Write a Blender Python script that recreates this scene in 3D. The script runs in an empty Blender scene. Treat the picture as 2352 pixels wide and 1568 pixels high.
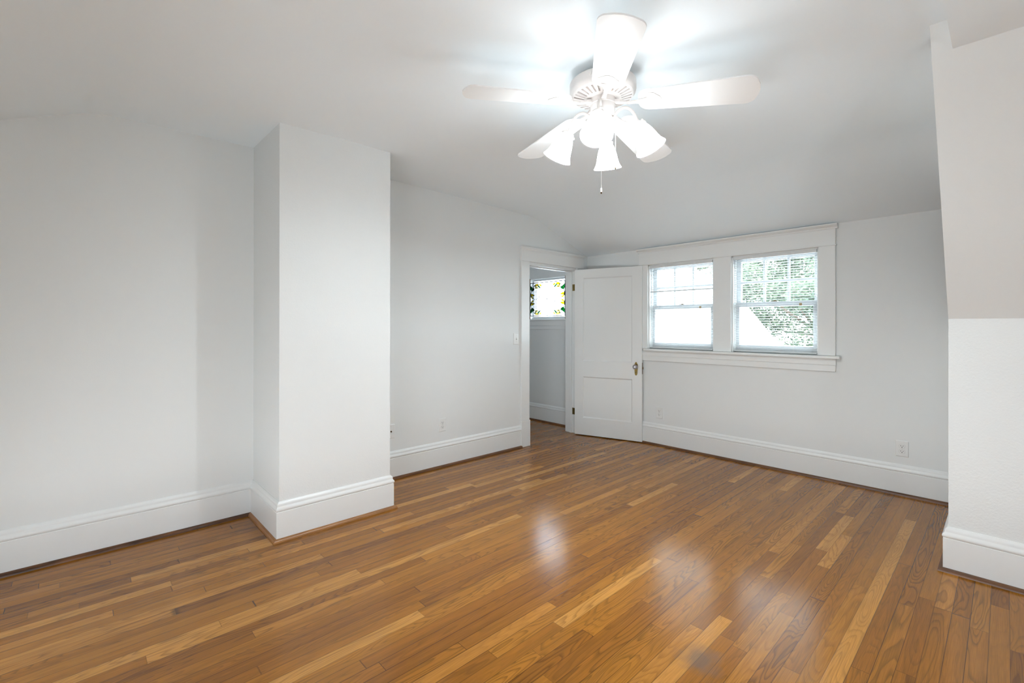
import bpy, bmesh, math, random
from mathutils import Vector, Matrix
random.seed(7)
PI = math.pi
scene = bpy.context.scene
COL = scene.collection

# ------------------------------------------------------------------ camera
cam_d = bpy.data.cameras.new('camera')
cam = bpy.data.objects.new('camera', cam_d); COL.objects.link(cam)
F_PX, YAW, PITCH, ROLL = 1065.345, 0.8166, -0.0013, 0.001
cam_d.sensor_width = 36.0; cam_d.sensor_fit = 'HORIZONTAL'
cam_d.lens = F_PX * 36.0 / 2352.0
cam_d.shift_y = -36.42 / 2352.0
cam_d.clip_start = 0.02; cam_d.clip_end = 200
fw = Vector((-math.sin(YAW)*math.cos(PITCH), math.cos(YAW)*math.cos(PITCH), -math.sin(PITCH)))
rt = Vector((math.cos(YAW), math.sin(YAW), 0)); up = rt.cross(fw)
rt2 = rt*math.cos(ROLL) + up*math.sin(ROLL); up2 = -rt*math.sin(ROLL) + up*math.cos(ROLL)
cam.matrix_world = Matrix(((rt2.x, up2.x, -fw.x, 3.4436), (rt2.y, up2.y, -fw.y, -4.4746), (rt2.z, up2.z, -fw.z, 1.25), (0, 0, 0, 1)))
scene.camera = cam

# ------------------------------------------------------------------ sky, exposure
SKY = 5.4
SHADE_GLOW = 7.6
BULB_GLOW = 480.0
world = bpy.data.worlds.new('sky'); scene.world = world; world.use_nodes = True
wb = world.node_tree.nodes['Background']
wt = world.node_tree
tc = wt.nodes.new('ShaderNodeTexCoord'); sx = wt.nodes.new('ShaderNodeSeparateXYZ'); wt.links.new(tc.outputs['Generated'], sx.inputs[0])
wr = wt.nodes.new('ShaderNodeValToRGB'); wt.links.new(sx.outputs['Z'], wr.inputs[0])
wr.color_ramp.elements[0].position = 0.0; wr.color_ramp.elements[0].color = (0.925, 1.0, 1.05, 1)      # glow added below the horizon, lifts the ceiling through the unseen openings
wr.color_ramp.elements[1].position = 0.02; wr.color_ramp.elements[1].color = (0.475, 0.53, 0.59, 1)   # veiled summer sky
wt.links.new(wr.outputs[0], wb.inputs[0]); wb.inputs[1].default_value = SKY * 1.85
vs = scene.view_settings
vs.view_transform = 'Standard'; vs.look = 'None'; vs.exposure = 1.32; vs.gamma = 1.0; vs.use_curve_mapping = False
cy = scene.cycles
cy.max_bounces = 8; cy.diffuse_bounces = 6; cy.glossy_bounces = 4; cy.transparent_max_bounces = 24; cy.transmission_bounces = 6
cy.use_denoising = True; cy.caustics_reflective = False; cy.caustics_refractive = False; cy.sample_clamp_indirect = 6.0

# daylight portals in the windows and the added openings (they only guide sky sampling)
def portal(name, loc, rot, sx, sy):
    d = bpy.data.lights.new(name, 'AREA'); d.shape = 'RECTANGLE'; d.size = sx; d.size_y = sy
    d.cycles.is_portal = True
    o = bpy.data.objects.new(name, d); o.location = loc; o.rotation_euler = rot; COL.objects.link(o)

# ------------------------------------------------------------------ materials
def new_mat(name):
    m = bpy.data.materials.new(name); m.use_nodes = True
    nt = m.node_tree; return m, nt, nt.nodes['Principled BSDF']
def N(nt, kind, **kw):
    n = nt.nodes.new(kind)
    for k, v in kw.items():
        if k == 'ins':
            for i, val in v.items(): n.inputs[i].default_value = val
        else: setattr(n, k, v)
    return n
def mth(nt, op, a, b=None):
    n = nt.nodes.new('ShaderNodeMath'); n.operation = op
    for i, v in enumerate((a, b)):
        if v is None: continue
        if isinstance(v, (int, float)): n.inputs[i].default_value = v
        else: nt.links.new(v, n.inputs[i])
    return n.outputs[0]
def paint(name, col, rough, bump_scale=0, bump_str=0, dist=0.002, spec=0.4, stretch=None):
    m, nt, p = new_mat(name)
    p.inputs['Base Color'].default_value = (*col, 1); p.inputs['Roughness'].default_value = rough
    p.inputs['Specular IOR Level'].default_value = spec
    if bump_scale:
        g = N(nt, 'ShaderNodeNewGeometry')
        src = g.outputs['Position']
        n = N(nt, 'ShaderNodeTexNoise', ins={'Scale': bump_scale, 'Detail': 4.0, 'Roughness': 0.55})
        nt.links.new(src, n.inputs['Vector'])
        n2 = N(nt, 'ShaderNodeTexNoise', ins={'Scale': bump_scale*0.06, 'Detail': 2.0})
        nt.links.new(src, n2.inputs['Vector'])
        s = mth(nt, 'MULTIPLY_ADD', n2.outputs['Fac'], 0.6)
        s.node.inputs[2].default_value = 0
        tot = mth(nt, 'ADD', n.outputs['Fac'], s)
        b = N(nt, 'ShaderNodeBump', ins={'Strength': bump_str, 'Distance': dist})
        nt.links.new(tot, b.inputs['Height']); nt.links.new(b.outputs['Normal'], p.inputs['Normal'])
    return m
WALLC = (0.757, 0.772, 0.765)
M = {}
M['wall'] = paint('wall_paint', WALLC, 0.55, 160, 0.12)
M['rough_wall'] = paint('rolled_wall_paint', WALLC, 0.5, 110, 0.45, 0.003)
M['ceiling'] = paint('ceiling_paint', (0.875, 0.93, 0.96), 0.6, 120, 0.08)
M['trim'] = paint('trim_enamel', (0.795, 0.808, 0.798), 0.32, 60, 0.05)
M['door'] = paint('door_enamel', (0.77, 0.782, 0.77), 0.35, 60, 0.05)
M['plastic'] = paint('white_plastic', (0.76, 0.765, 0.75), 0.3)
M['hole'] = paint('dark_slot', (0.02, 0.02, 0.02), 0.6)
M['screw'] = paint('painted_screw', (0.55, 0.55, 0.53), 0.35)
M['sash'] = paint('sash_enamel', (0.62, 0.64, 0.655), 0.35)
M['blind'] = paint('blind_slat', (0.70, 0.715, 0.71), 0.4)
M['cord'] = paint('blind_cord', (0.78, 0.76, 0.70), 0.8)
M['tassel'] = paint('wooden_tassel', (0.50, 0.38, 0.22), 0.5)
M['fan'] = paint('fan_enamel', (0.70, 0.655, 0.63), 0.32)
M['blade'] = paint('blade_laminate', (0.86, 0.86, 0.85), 0.35)
M['blade_edge'] = paint('blade_edge', (0.30, 0.29, 0.28), 0.5)
M['chain'] = paint('pull_chain_metal', (0.75, 0.72, 0.68), 0.35)
M['siding'] = paint('white_siding', (0.85, 0.86, 0.86), 0.6)
M['shingle'] = paint('pale_shingle', (0.62, 0.62, 0.60), 0.8, 30, 0.3)
M['ground'] = paint('grey_paving', (0.075, 0.08, 0.095), 0.9)
M['bark'] = paint('bark', (0.16, 0.12, 0.09), 0.9, 20, 0.6)
M['stop_wood'] = paint('stained_stop', (0.19, 0.105, 0.04), 0.45)
M['lead'] = paint('lead_came', (0.012, 0.012, 0.014), 0.45)

def metal(name, col, rough):
    m, nt, p = new_mat(name)
    n = N(nt, 'ShaderNodeTexNoise', ins={'Scale': 220.0, 'Detail': 3.0})
    g = N(nt, 'ShaderNodeNewGeometry'); nt.links.new(g.outputs['Position'], n.inputs['Vector'])
    r = N(nt, 'ShaderNodeValToRGB')
    r.color_ramp.elements[0].color = (*[c*0.35 for c in col], 1); r.color_ramp.elements[0].position = 0.32
    r.color_ramp.elements[1].color = (*col, 1); r.color_ramp.elements[1].position = 0.6
    nt.links.new(n.outputs['Fac'], r.inputs[0]); nt.links.new(r.outputs[0], p.inputs['Base Color'])
    p.inputs['Metallic'].default_value = 1.0; p.inputs['Roughness'].default_value = rough
    return m
M['brass'] = metal('aged_brass', (0.26, 0.18, 0.06), 0.4)
M['bronze'] = metal('dark_bronze', (0.16, 0.10, 0.05), 0.4)
m, nt, p = new_mat('knob_glass')
p.inputs['Base Color'].default_value = (0.42, 0.40, 0.43, 1); p.inputs['Roughness'].default_value = 0.12
p.inputs['Transmission Weight'].default_value = 0.35; M['knob_glass'] = m

def pane_mat(name, tint, gloss):
    m = bpy.data.materials.new(name); m.use_nodes = True; nt = m.node_tree
    nt.nodes.remove(nt.nodes['Principled BSDF'])
    t = N(nt, 'ShaderNodeBsdfTransparent'); t.inputs[0].default_value = (*tint, 1)
    g = N(nt, 'ShaderNodeBsdfGlossy'); g.inputs['Roughness'].default_value = 0.02
    mx = N(nt, 'ShaderNodeMixShader'); mx.inputs[0].default_value = gloss
    nt.links.new(t.outputs[0], mx.inputs[1]); nt.links.new(g.outputs[0], mx.inputs[2])
    nt.links.new(mx.outputs[0], nt.nodes['Material Output'].inputs[0])
    return m
M['pane'] = pane_mat('window_pane', (0.96, 0.985, 0.98), 0.04)
M['clear'] = pane_mat('bevelled_glass', (0.90, 0.92, 0.95), 0.05)
M['yellow'] = pane_mat('yellow_glass', (0.52, 0.43, 0.03), 0.03)
M['pale_yellow'] = pane_mat('pale_yellow_glass', (0.55, 0.48, 0.18), 0.03)
M['green'] = pane_mat('green_glass', (0.03, 0.22, 0.07), 0.03)
M['bevel'] = pane_mat('bevel_edge', (0.10, 0.11, 0.13), 0.05)

def glow_mat(name, col, strength):
    m, nt, p = new_mat(name)
    p.inputs['Base Color'].default_value = (0.9, 0.9, 0.88, 1); p.inputs['Roughness'].default_value = 0.3
    p.inputs['Emission Color'].default_value = (*col, 1); p.inputs['Emission Strength'].default_value = strength
    return m
M['shade'] = glow_mat('lit_frosted_glass', (0.875, 0.96, 1.01), SHADE_GLOW)
M['bulb'] = glow_mat('lit_bulb', (0.875, 0.96, 1.01), BULB_GLOW)

def leaf_mat():
    m = bpy.data.materials.new('leaves'); m.use_nodes = True; nt = m.node_tree
    nt.nodes.remove(nt.nodes['Principled BSDF'])
    g = N(nt, 'ShaderNodeNewGeometry')
    r = N(nt, 'ShaderNodeValToRGB')
    r.color_ramp.elements[0].color = (0.10, 0.14, 0.11, 1); r.color_ramp.elements[1].color = (0.26, 0.31, 0.21, 1)
    nt.links.new(g.outputs['Random Per Island'], r.inputs[0])
    d = N(nt, 'ShaderNodeBsdfDiffuse'); t = N(nt, 'ShaderNodeBsdfTranslucent')
    nt.links.new(r.outputs[0], d.inputs[0]); nt.links.new(r.outputs[0], t.inputs[0])
    mx = N(nt, 'ShaderNodeMixShader'); mx.inputs[0].default_value = 0.4
    nt.links.new(d.outputs[0], mx.inputs[1]); nt.links.new(t.outputs[0], mx.inputs[2])
    nt.links.new(mx.outputs[0], nt.nodes['Material Output'].inputs[0])
    return m
M['leaf'] = leaf_mat()

def wood_floor():
    m, nt, p = new_mat('oak_strip_floor')
    L = nt.links.new
    g = N(nt, 'ShaderNodeNewGeometry'); sp = N(nt, 'ShaderNodeSeparateXYZ'); L(g.outputs['Position'], sp.inputs[0])
    X, Y = sp.outputs['X'], sp.outputs['Y']
    W = 0.0575
    xs = mth(nt, 'DIVIDE', mth(nt, 'ADD', X, 10.0), W)
    row = mth(nt, 'FLOOR', xs); fx = mth(nt, 'FRACT', xs)
    wn = N(nt, 'ShaderNodeTexWhiteNoise', noise_dimensions='1D'); L(row, wn.inputs['W'])
    sc = N(nt, 'ShaderNodeSeparateColor'); L(wn.outputs['Color'], sc.inputs[0])
    length = mth(nt, 'ADD', mth(nt, 'MULTIPLY', sc.outputs[0], 1.0), 0.65)
    off = mth(nt, 'MULTIPLY', sc.outputs[1], 7.0)
    # uneven joints along the row
    wob = N(nt, 'ShaderNodeTexNoise', noise_dimensions='2D', ins={'Scale': 1.0, 'Detail': 0.0})
    cv = N(nt, 'ShaderNodeCombineXYZ'); L(mth(nt, 'MULTIPLY', row, 3.17), cv.inputs[0]); L(mth(nt, 'MULTIPLY', Y, 0.55), cv.inputs[1]); L(cv.outputs[0], wob.inputs['Vector'])
    ys = mth(nt, 'ADD', mth(nt, 'DIVIDE', mth(nt, 'ADD', Y, mth(nt, 'ADD', off, 20.0)), length), mth(nt, 'MULTIPLY', wob.outputs['Fac'], 1.6))
    idx = mth(nt, 'FLOOR', ys); fy = mth(nt, 'FRACT', ys)
    cb = N(nt, 'ShaderNodeCombineXYZ'); L(row, cb.inputs[0]); L(idx, cb.inputs[1])
    bn = N(nt, 'ShaderNodeTexWhiteNoise', noise_dimensions='2D'); L(cb.outputs[0], bn.inputs['Vector'])
    bs = N(nt, 'ShaderNodeSeparateColor'); L(bn.outputs['Color'], bs.inputs[0])
    R1, R2, R3 = bs.outputs[0], bs.outputs[1], bs.outputs[2]
    # board tone
    tone = N(nt, 'ShaderNodeValToRGB'); cr = tone.color_ramp
    cr.elements[0].position = 0.0; cr.elements[0].color = (0.225, 0.080, 0.007, 1)
    cr.elements[1].position = 1.0; cr.elements[1].color = (0.52, 0.24, 0.048, 1)
    for pos, c in ((0.10, (0.262, 0.095, 0.008)), (0.5, (0.312, 0.118, 0.0095)), (0.84, (0.362, 0.145, 0.014)), (0.94, (0.445, 0.185, 0.027))):
        e = cr.elements.new(pos); e.color = (*c, 1)
    L(R1, tone.inputs[0])
    # cathedral figure: contour lines of a stretched noise, a different cut for every board
    gv = N(nt, 'ShaderNodeCombineXYZ')
    L(mth(nt, 'ADD', mth(nt, 'MULTIPLY', X, 13.0), mth(nt, 'MULTIPLY', R2, 40.0)), gv.inputs[0])
    L(mth(nt, 'ADD', mth(nt, 'MULTIPLY', Y, 1.5), mth(nt, 'MULTIPLY', R3, 60.0)), gv.inputs[1])
    L(mth(nt, 'MULTIPLY', R1, 25.0), gv.inputs[2])
    gn = N(nt, 'ShaderNodeTexNoise', ins={'Scale': 1.0, 'Detail': 1.5, 'Roughness': 0.45}); L(gv.outputs[0], gn.inputs['Vector'])
    rings = mth(nt, 'FRACT', mth(nt, 'MULTIPLY', gn.outputs['Fac'], mth(nt, 'ADD', mth(nt, 'MULTIPLY', R2, 16.0), 10.0)))
    rr = N(nt, 'ShaderNodeValToRGB'); rr.color_ramp.elements[0].color = (0.56, 0.54, 0.52, 1); rr.color_ramp.elements[1].color = (1, 1, 1, 1)
    rr.color_ramp.elements[0].position = 0.0; rr.color_ramp.elements[1].position = 0.45
    e = rr.color_ramp.elements.new(0.9); e.color = (1, 1, 1, 1)
    e = rr.color_ramp.elements.new(1.0); e.color = (0.72, 0.70, 0.68, 1)
    L(rings, rr.inputs[0])
    # fine pores
    pv = N(nt, 'ShaderNodeCombineXYZ')
    L(mth(nt, 'ADD', mth(nt, 'MULTIPLY', X, 420.0), mth(nt, 'MULTIPLY', R3, 90.0)), pv.inputs[0]); L(mth(nt, 'MULTIPLY', Y, 7.0), pv.inputs[1])
    pn = N(nt, 'ShaderNodeTexNoise', ins={'Scale': 1.0, 'Detail': 3.0, 'Roughness': 0.6}); L(pv.outputs[0], pn.inputs['Vector'])
    pr = N(nt, 'ShaderNodeMapRange', ins={'From Min': 0.35, 'From Max': 0.65, 'To Min': 0.80, 'To Max': 1.08}); L(pn.outputs['Fac'], pr.inputs['Value'])
    # streaks of sapwood / mineral along the board
    sv = N(nt, 'ShaderNodeCombineXYZ')
    L(mth(nt, 'ADD', mth(nt, 'MULTIPLY', X, 34.0), mth(nt, 'MULTIPLY', R2, 70.0)), sv.inputs[0]); L(mth(nt, 'ADD', mth(nt, 'MULTIPLY', Y, 1.1), mth(nt, 'MULTIPLY', R1, 30.0)), sv.inputs[1])
    sn = N(nt, 'ShaderNodeTexNoise', ins={'Scale': 1.0, 'Detail': 2.0}); L(sv.outputs[0], sn.inputs['Vector'])
    sr = N(nt, 'ShaderNodeMapRange', ins={'From Min': 0.3, 'From Max': 0.72, 'To Min': 0.88, 'To Max': 1.12}); L(sn.outputs['Fac'], sr.inputs['Value'])
    amt = mth(nt, 'MULTIPLY', pr.outputs[0], sr.outputs[0])
    ringmix = N(nt, 'ShaderNodeMix', data_type='FLOAT'); ringmix.inputs[2].default_value = 1.0
    L(mth(nt, 'POWER', R3, 0.7), ringmix.inputs[0]); L(rr.outputs[0], ringmix.inputs[3])
    val = mth(nt, 'MULTIPLY', amt, ringmix.outputs[0])
    # gaps
    dx = mth(nt, 'MULTIPLY', mth(nt, 'MINIMUM', fx, mth(nt, 'SUBTRACT', 1.0, fx)), W)
    dy = mth(nt, 'MULTIPLY', mth(nt, 'MINIMUM', fy, mth(nt, 'SUBTRACT', 1.0, fy)), length)
    dd = mth(nt, 'MINIMUM', dx, dy)
    gap = N(nt, 'ShaderNodeMapRange', ins={'From Min': 0.0006, 'From Max': 0.0019, 'To Min': 0.0, 'To Max': 1.0}); L(dd, gap.inputs['Value'])
    gapc = N(nt, 'ShaderNodeMapRange', ins={'To Max': 1.0}); L(gap.outputs[0], gapc.inputs['Value']); L(mth(nt, 'ADD', mth(nt, 'MULTIPLY', sc.outputs[2], 0.5), 0.2), gapc.inputs['To Min'])
    val = mth(nt, 'MULTIPLY', val, gapc.outputs[0])
    vm = N(nt, 'ShaderNodeVectorMath', operation='SCALE'); L(tone.outputs[0], vm.inputs[0]); L(val, vm.inputs['Scale'])
    # worn grey water mark on the boards, soft blotch with its own outline
    st = N(nt, 'ShaderNodeVectorMath', operation='DISTANCE'); st.inputs[1].default_value = (2.655, -2.765, 0)
    L(g.outputs['Position'], st.inputs[0])
    stn = N(nt, 'ShaderNodeTexNoise', ins={'Scale': 14.0, 'Detail': 4.0}); L(g.outputs['Position'], stn.inputs['Vector'])
    sd = mth(nt, 'ADD', st.outputs['Value'], mth(nt, 'MULTIPLY', stn.outputs['Fac'], 0.10))
    sm = N(nt, 'ShaderNodeMapRange', ins={'From Min': 0.08, 'From Max': 0.15, 'To Min': 0.6, 'To Max': 0.0}); L(sd, sm.inputs['Value'])
    mixs = N(nt, 'ShaderNodeMix', data_type='RGBA'); L(sm.outputs[0], mixs.inputs[0]); L(vm.outputs[0], mixs.inputs[6]); mixs.inputs[7].default_value = (0.10, 0.085, 0.075, 1)
    L(mixs.outputs[2], p.inputs['Base Color'])
    rgh = N(nt, 'ShaderNodeMapRange', ins={'From Min': 0.3, 'From Max': 0.7, 'To Min': 0.15, 'To Max': 0.22}); L(pn.outputs['Fac'], rgh.inputs['Value'])
    L(rgh.outputs[0], p.inputs['Roughness'])
    p.inputs['Specular IOR Level'].default_value = 0.37
    hgt = mth(nt, 'ADD', mth(nt, 'MULTIPLY', gap.outputs[0], 0.25), mth(nt, 'ADD', mth(nt, 'MULTIPLY', pn.outputs['Fac'], 0.10), mth(nt, 'MULTIPLY', rr.outputs[0], 0.12)))
    b = N(nt, 'ShaderNodeBump', ins={'Strength': 0.2, 'Distance': 0.0012}); L(hgt, b.inputs['Height']); L(b.outputs['Normal'], p.inputs['Normal'])
    return m
M['floor'] = wood_floor()
def wood_strip(name, c0, c1):
    m, nt, p = new_mat(name); L = nt.links.new
    g = N(nt, 'ShaderNodeNewGeometry'); mp = N(nt, 'ShaderNodeMapping'); mp.inputs['Scale'].default_value = (6, 6, 60)
    L(g.outputs['Position'], mp.inputs['Vector'])
    n = N(nt, 'ShaderNodeTexNoise', ins={'Scale': 1.0, 'Detail': 5.0, 'Roughness': 0.65}); L(mp.outputs[0], n.inputs['Vector'])
    r = N(nt, 'ShaderNodeValToRGB'); r.color_ramp.elements[0].position = 0.35; r.color_ramp.elements[1].position = 0.65
    r.color_ramp.elements[0].color = (*c0, 1); r.color_ramp.elements[1].color = (*c1, 1)
    L(n.outputs['Fac'], r.inputs[0]); L(r.outputs[0], p.inputs['Base Color']); p.inputs['Roughness'].default_value = 0.35
    return m
M['shoe_dark'] = wood_strip('dark_shoe_wood', (0.030, 0.011, 0.004), (0.16, 0.06, 0.016))
M['shoe_mid'] = wood_strip('brown_shoe_wood', (0.085, 0.032, 0.01), (0.17, 0.068, 0.02))
M['shoe_oak'] = wood_strip('oak_shoe_wood', (0.24, 0.10, 0.028), (0.36, 0.165, 0.05))

# ------------------------------------------------------------------ builders
class MB:
    def __init__(s, tf=None): s.v = []; s.f = []; s.tf = tf
    def add(s, vs_, fs_):
        n = len(s.v)
        s.v += [tuple(s.tf @ Vector(q)) if s.tf else tuple(q) for q in vs_]
        s.f += [tuple(i+n for i in q) for q in fs_]
        return s
    def box(s, a, b):
        x0, x1 = sorted((a[0], b[0])); y0, y1 = sorted((a[1], b[1])); z0, z1 = sorted((a[2], b[2]))
        return s.hexa([(x0,y0,z0),(x1,y0,z0),(x1,y1,z0),(x0,y1,z0),(x0,y0,z1),(x1,y0,z1),(x1,y1,z1),(x0,y1,z1)])
    def hexa(s, p): return s.add(p, [(3,2,1,0),(4,5,6,7),(0,1,5,4),(1,2,6,5),(2,3,7,6),(3,0,4,7)])
    def prism(s, poly, lift):           # poly: list of 3d points, lift: extrude vector
        n = len(poly); lift = Vector(lift)
        return s.add([tuple(q) for q in poly] + [tuple(Vector(q)+lift) for q in poly],
                     [tuple(range(n-1, -1, -1)), tuple(range(n, 2*n))] + [(i, (i+1) % n, n+(i+1) % n, n+i) for i in range(n)])
    def lathe(s, prof, seg=32, origin=(0,0,0), axis=(0,0,1), cap=True):  # prof: (radius, height)
        az = Vector(axis).normalized(); ax = az.orthogonal().normalized(); ay = az.cross(ax); o = Vector(origin)
        vs_ = []; fs_ = []
        for r, h in prof:
            for k in range(seg):
                a = 2*PI*k/seg; vs_.append(o + az*h + (ax*math.cos(a) + ay*math.sin(a))*r)
        for i in range(len(prof)-1):
            for k in range(seg):
                k2 = (k+1) % seg; fs_.append((i*seg+k, i*seg+k2, (i+1)*seg+k2, (i+1)*seg+k))
        if cap:
            fs_.append(tuple(range(seg-1, -1, -1))); fs_.append(tuple(range((len(prof)-1)*seg, len(prof)*seg)))
        return s.add(vs_, fs_)
    def tube(s, pts, r, seg=10):
        pts = [Vector(q) for q in pts]; vs_ = []; fs_ = []; n = len(pts); prev = None
        for i, q in enumerate(pts):
            t = (pts[min(i+1, n-1)] - pts[max(i-1, 0)]).normalized()
            ax = t.orthogonal().normalized() if prev is None else (prev - t*prev.dot(t)).normalized()
            prev = ax; ay = t.cross(ax)
            rr = r[i] if isinstance(r, (list, tuple)) else r
            for k in range(seg):
                a = 2*PI*k/seg; vs_.append(q + (ax*math.cos(a) + ay*math.sin(a))*rr)
        for i in range(n-1):
            for k in range(seg):
                k2 = (k+1) % seg; fs_.append((i*seg+k, i*seg+k2, (i+1)*seg+k2, (i+1)*seg+k))
        fs_.append(tuple(range(seg-1, -1, -1))); fs_.append(tuple(range((n-1)*seg, n*seg)))
        return s.add(vs_, fs_)
    def build(s, name, mat, parent=None, smooth=False, bevel=0, angle=40, recalc=True):
        o0 = world_loc(parent) if parent else Vector((0, 0, 0))
        inv = parent['_inv'] if False else None
        me = bpy.data.meshes.new(name)
        vs_ = s.v
        if parent is not None:
            mi = WM[parent.name].inverted(); vs_ = [tuple(mi @ Vector(q)) for q in s.v]
        me.from_pydata(vs_, [], s.f)
        if recalc:
            bm = bmesh.new(); bm.from_mesh(me)
            bmesh.ops.recalc_face_normals(bm, faces=bm.faces); bm.to_mesh(me); bm.free()
        mats = mat if isinstance(mat, (list, tuple)) else [mat]
        for q in mats: me.materials.append(q)
        o = bpy.data.objects.new(name, me); COL.objects.link(o)
        if parent is not None: o.parent = parent
        WM[o.name] = WM[parent.name].copy() if parent is not None else Matrix.Identity(4)
        if bevel:
            bv = o.modifiers.new('bevel', 'BEVEL'); bv.width = bevel; bv.segments = 2; bv.limit_method = 'ANGLE'
            bv.harden_normals = False
        if smooth:
            for q in me.polygons: q.use_smooth = True
            try: me.set_sharp_from_angle(angle=math.radians(angle))
            except Exception: pass
        return o
WM = {}
def world_loc(o): return WM[o.name].translation
def empty(name, loc, rz=0):
    o = bpy.data.objects.new(name, None); COL.objects.link(o); o.location = loc; o.rotation_euler = (0, 0, rz)
    o.empty_display_size = 0.05
    WM[o.name] = Matrix.Translation(Vector(loc)) @ Matrix.Rotation(rz, 4, 'Z')
    return o
def tag(o, label, cat, group=None, kind=None):
    o['label'] = label; o['category'] = cat
    if group: o['group'] = group
    if kind: o['kind'] = kind
    return o
def struct(o, label, cat): return tag(o, label, cat, None, 'structure')
def sweep(mb, path, prof, closed=False):
    """path: plan points; the room lies to the LEFT of the direction of travel. prof: (offset from wall, z)."""
    P = [Vector((q[0], q[1])) for q in path]; n = len(P); cols = []
    for i in range(n):
        d0 = (P[i]-P[i-1]).normalized() if i > 0 else None
        d1 = (P[i+1]-P[i]).normalized() if i < n-1 else None
        n0 = Vector((-d0.y, d0.x)) if d0 else None; n1 = Vector((-d1.y, d1.x)) if d1 else None
        if n0 is None: nn = n1
        elif n1 is None: nn = n0
        else:
            nn = (n0+n1); nn = nn / max(1e-6, nn.dot(n1))
        cols.append([(P[i].x+nn.x*t, P[i].y+nn.y*t, z) for t, z in prof])
    m_ = len(prof); vs_ = [q for c_ in cols for q in c_]; fs_ = []
    for i in range(n-1):
        for k in range(m_):
            k2 = (k+1) % m_; fs_.append((i*m_+k, i*m_+k2, (i+1)*m_+k2, (i+1)*m_+k))
    fs_.append(tuple(range(m_))); fs_.append(tuple(range(n*m_-1, (n-1)*m_-1, -1)))
    return mb.add(vs_, fs_)

# ------------------------------------------------------------------ dimensions
CD, C1, C2 = 0.5417, -3.611, -2.900          # chimney breast depth and sides
KY, KX, KZ = -1.2127, 3.2422, 1.290          # knee wall
XM, ZM = 3.303, 2.3265                       # lower flat ceiling edge
YF, XR = -5.30, 5.60                         # unseen wall behind the camera, unseen gable wall
DY0, DY1, DZ = -1.006, -0.212, 1.903         # doorway
HX, HY, HZ = -1.75, -2.3, 2.06               # landing beyond the doorway
TW = 0.14
PROF = [(0, 2.083), (-.47, 2.253), (-.80, 2.374), (-.86, 2.394), (-.92, 2.408), (-1.0, 2.416), (-1.3, 2.422), (-1.9, 2.436), (-2.6, 2.447), (-3.2, 2.450),
        (-3.7, 2.440), (-4.28, 2.434), (-4.36, 2.429), (-4.43, 2.415), (-4.52, 2.380), (-4.75, 2.281), (YF, 2.045)]
def zc(y):
    for (a, za), (b, zb) in zip(PROF, PROF[1:]):
        if b <= y <= a: return za + (zb-za)*(y-a)/(b-a)
    return PROF[-1][1]

# ------------------------------------------------------------------ shell
o = MB().box((HX-.2, YF-.2, -.08), (XR+.2, .2, 0)).build('floor', M['floor'])
struct(o, 'honey brown oak strip floor running through the room and doorway', 'floor')

mb = MB()
x0, x1 = -TW, XM
def sag(y): return .024*min(1, max(0, -y/.9))      # the old ceiling drops a little towards the right
for (a, za), (b, zb) in zip(PROF, PROF[1:]):
    pass
n = len(PROF)
vs_ = [(x0, y, z) for y, z in PROF] + [(x1, y, z - sag(y)) for y, z in PROF] + [(x0, y, 2.75) for y, z in PROF] + [(x1, y, 2.75) for y, z in PROF]
fs_ = []
for i in range(n-1):
    fs_ += [(i, i+1, n+i+1, n+i), (2*n+i, 3*n+i, 3*n+i+1, 2*n+i+1), (i, 2*n+i, 2*n+i+1, i+1), (n+i, n+i+1, 3*n+i+1, 3*n+i)]
fs_ += [(0, n, 3*n, 2*n), (n-1, 3*n-1, 4*n-1, 2*n-1)]
mb.add(vs_, fs_)
o = mb.build('ceiling', M['ceiling'], smooth=True, angle=30)
struct(o, 'smooth white ceiling bending down towards the windows, carrying the fan', 'ceiling')
o = MB().box((XM, -1.9, ZM), (XR, YF, 2.75)).build('ceiling_right', M['ceiling'])
struct(o, 'lower flat white ceiling at the upper right corner', 'ceiling')

mb = MB()                                      # left wall with the doorway
ys = sorted({y for y, z in PROF} | {DY0, DY1})
for a, b in zip(ys, ys[1:]):
    zb0 = DZ if (a >= DY0-1e-6 and b <= DY1+1e-6) else 0
    mb.hexa([(-TW, a, zb0), (0, a, zb0), (0, b, zb0), (-TW, b, zb0), (-TW, a, zc(a)), (0, a, zc(a)), (0, b, zc(b)), (-TW, b, zc(b))])
o = mb.build('wall_left', M['wall']); struct(o, 'long white left wall holding the doorway', 'wall')

mb = MB(); ys = [C1, -3.2, C2]
for a, b in zip(ys, ys[1:]):
    mb.hexa([(0, a, 0), (CD, a, 0), (CD, b, 0), (0, b, 0), (0, a, zc(a)), (CD, a, zc(a)), (CD, b, zc(b)), (0, b, zc(b))])
bm_ = bmesh.new()
o = mb.build('wall_chimney', M['rough_wall']); struct(o, 'white boxed chimney breast standing out from the left wall', 'wall')

# back wall with three openings
WINS = [(0.820, 1.522, 1.012, 1.905), (1.687, 2.386, 1.012, 1.905)]
HWIN = (-0.965, -0.335, 1.343, 1.888)
mb = MB()
def wall_xz(mb, y0, y1, xa, xb, ztop, holes):
    xs = sorted({xa, xb} | {h[0] for h in holes} | {h[1] for h in holes})
    for a, b in zip(xs, xs[1:]):
        h = next((q for q in holes if q[0] <= a+1e-6 and q[1] >= b-1e-6), None)
        if h is None: mb.box((a, y0, 0), (b, y1, ztop))
        else:
            mb.box((a, y0, 0), (b, y1, h[2])); mb.box((a, y0, h[3]), (b, y1, ztop))
wall_xz(mb, 0, .16, HX, KX+.15, 2.083, WINS + [HWIN])
o = mb.build('wall_back', M['wall']); struct(o, 'white window wall at the back, running on into the landing', 'wall')

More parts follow.
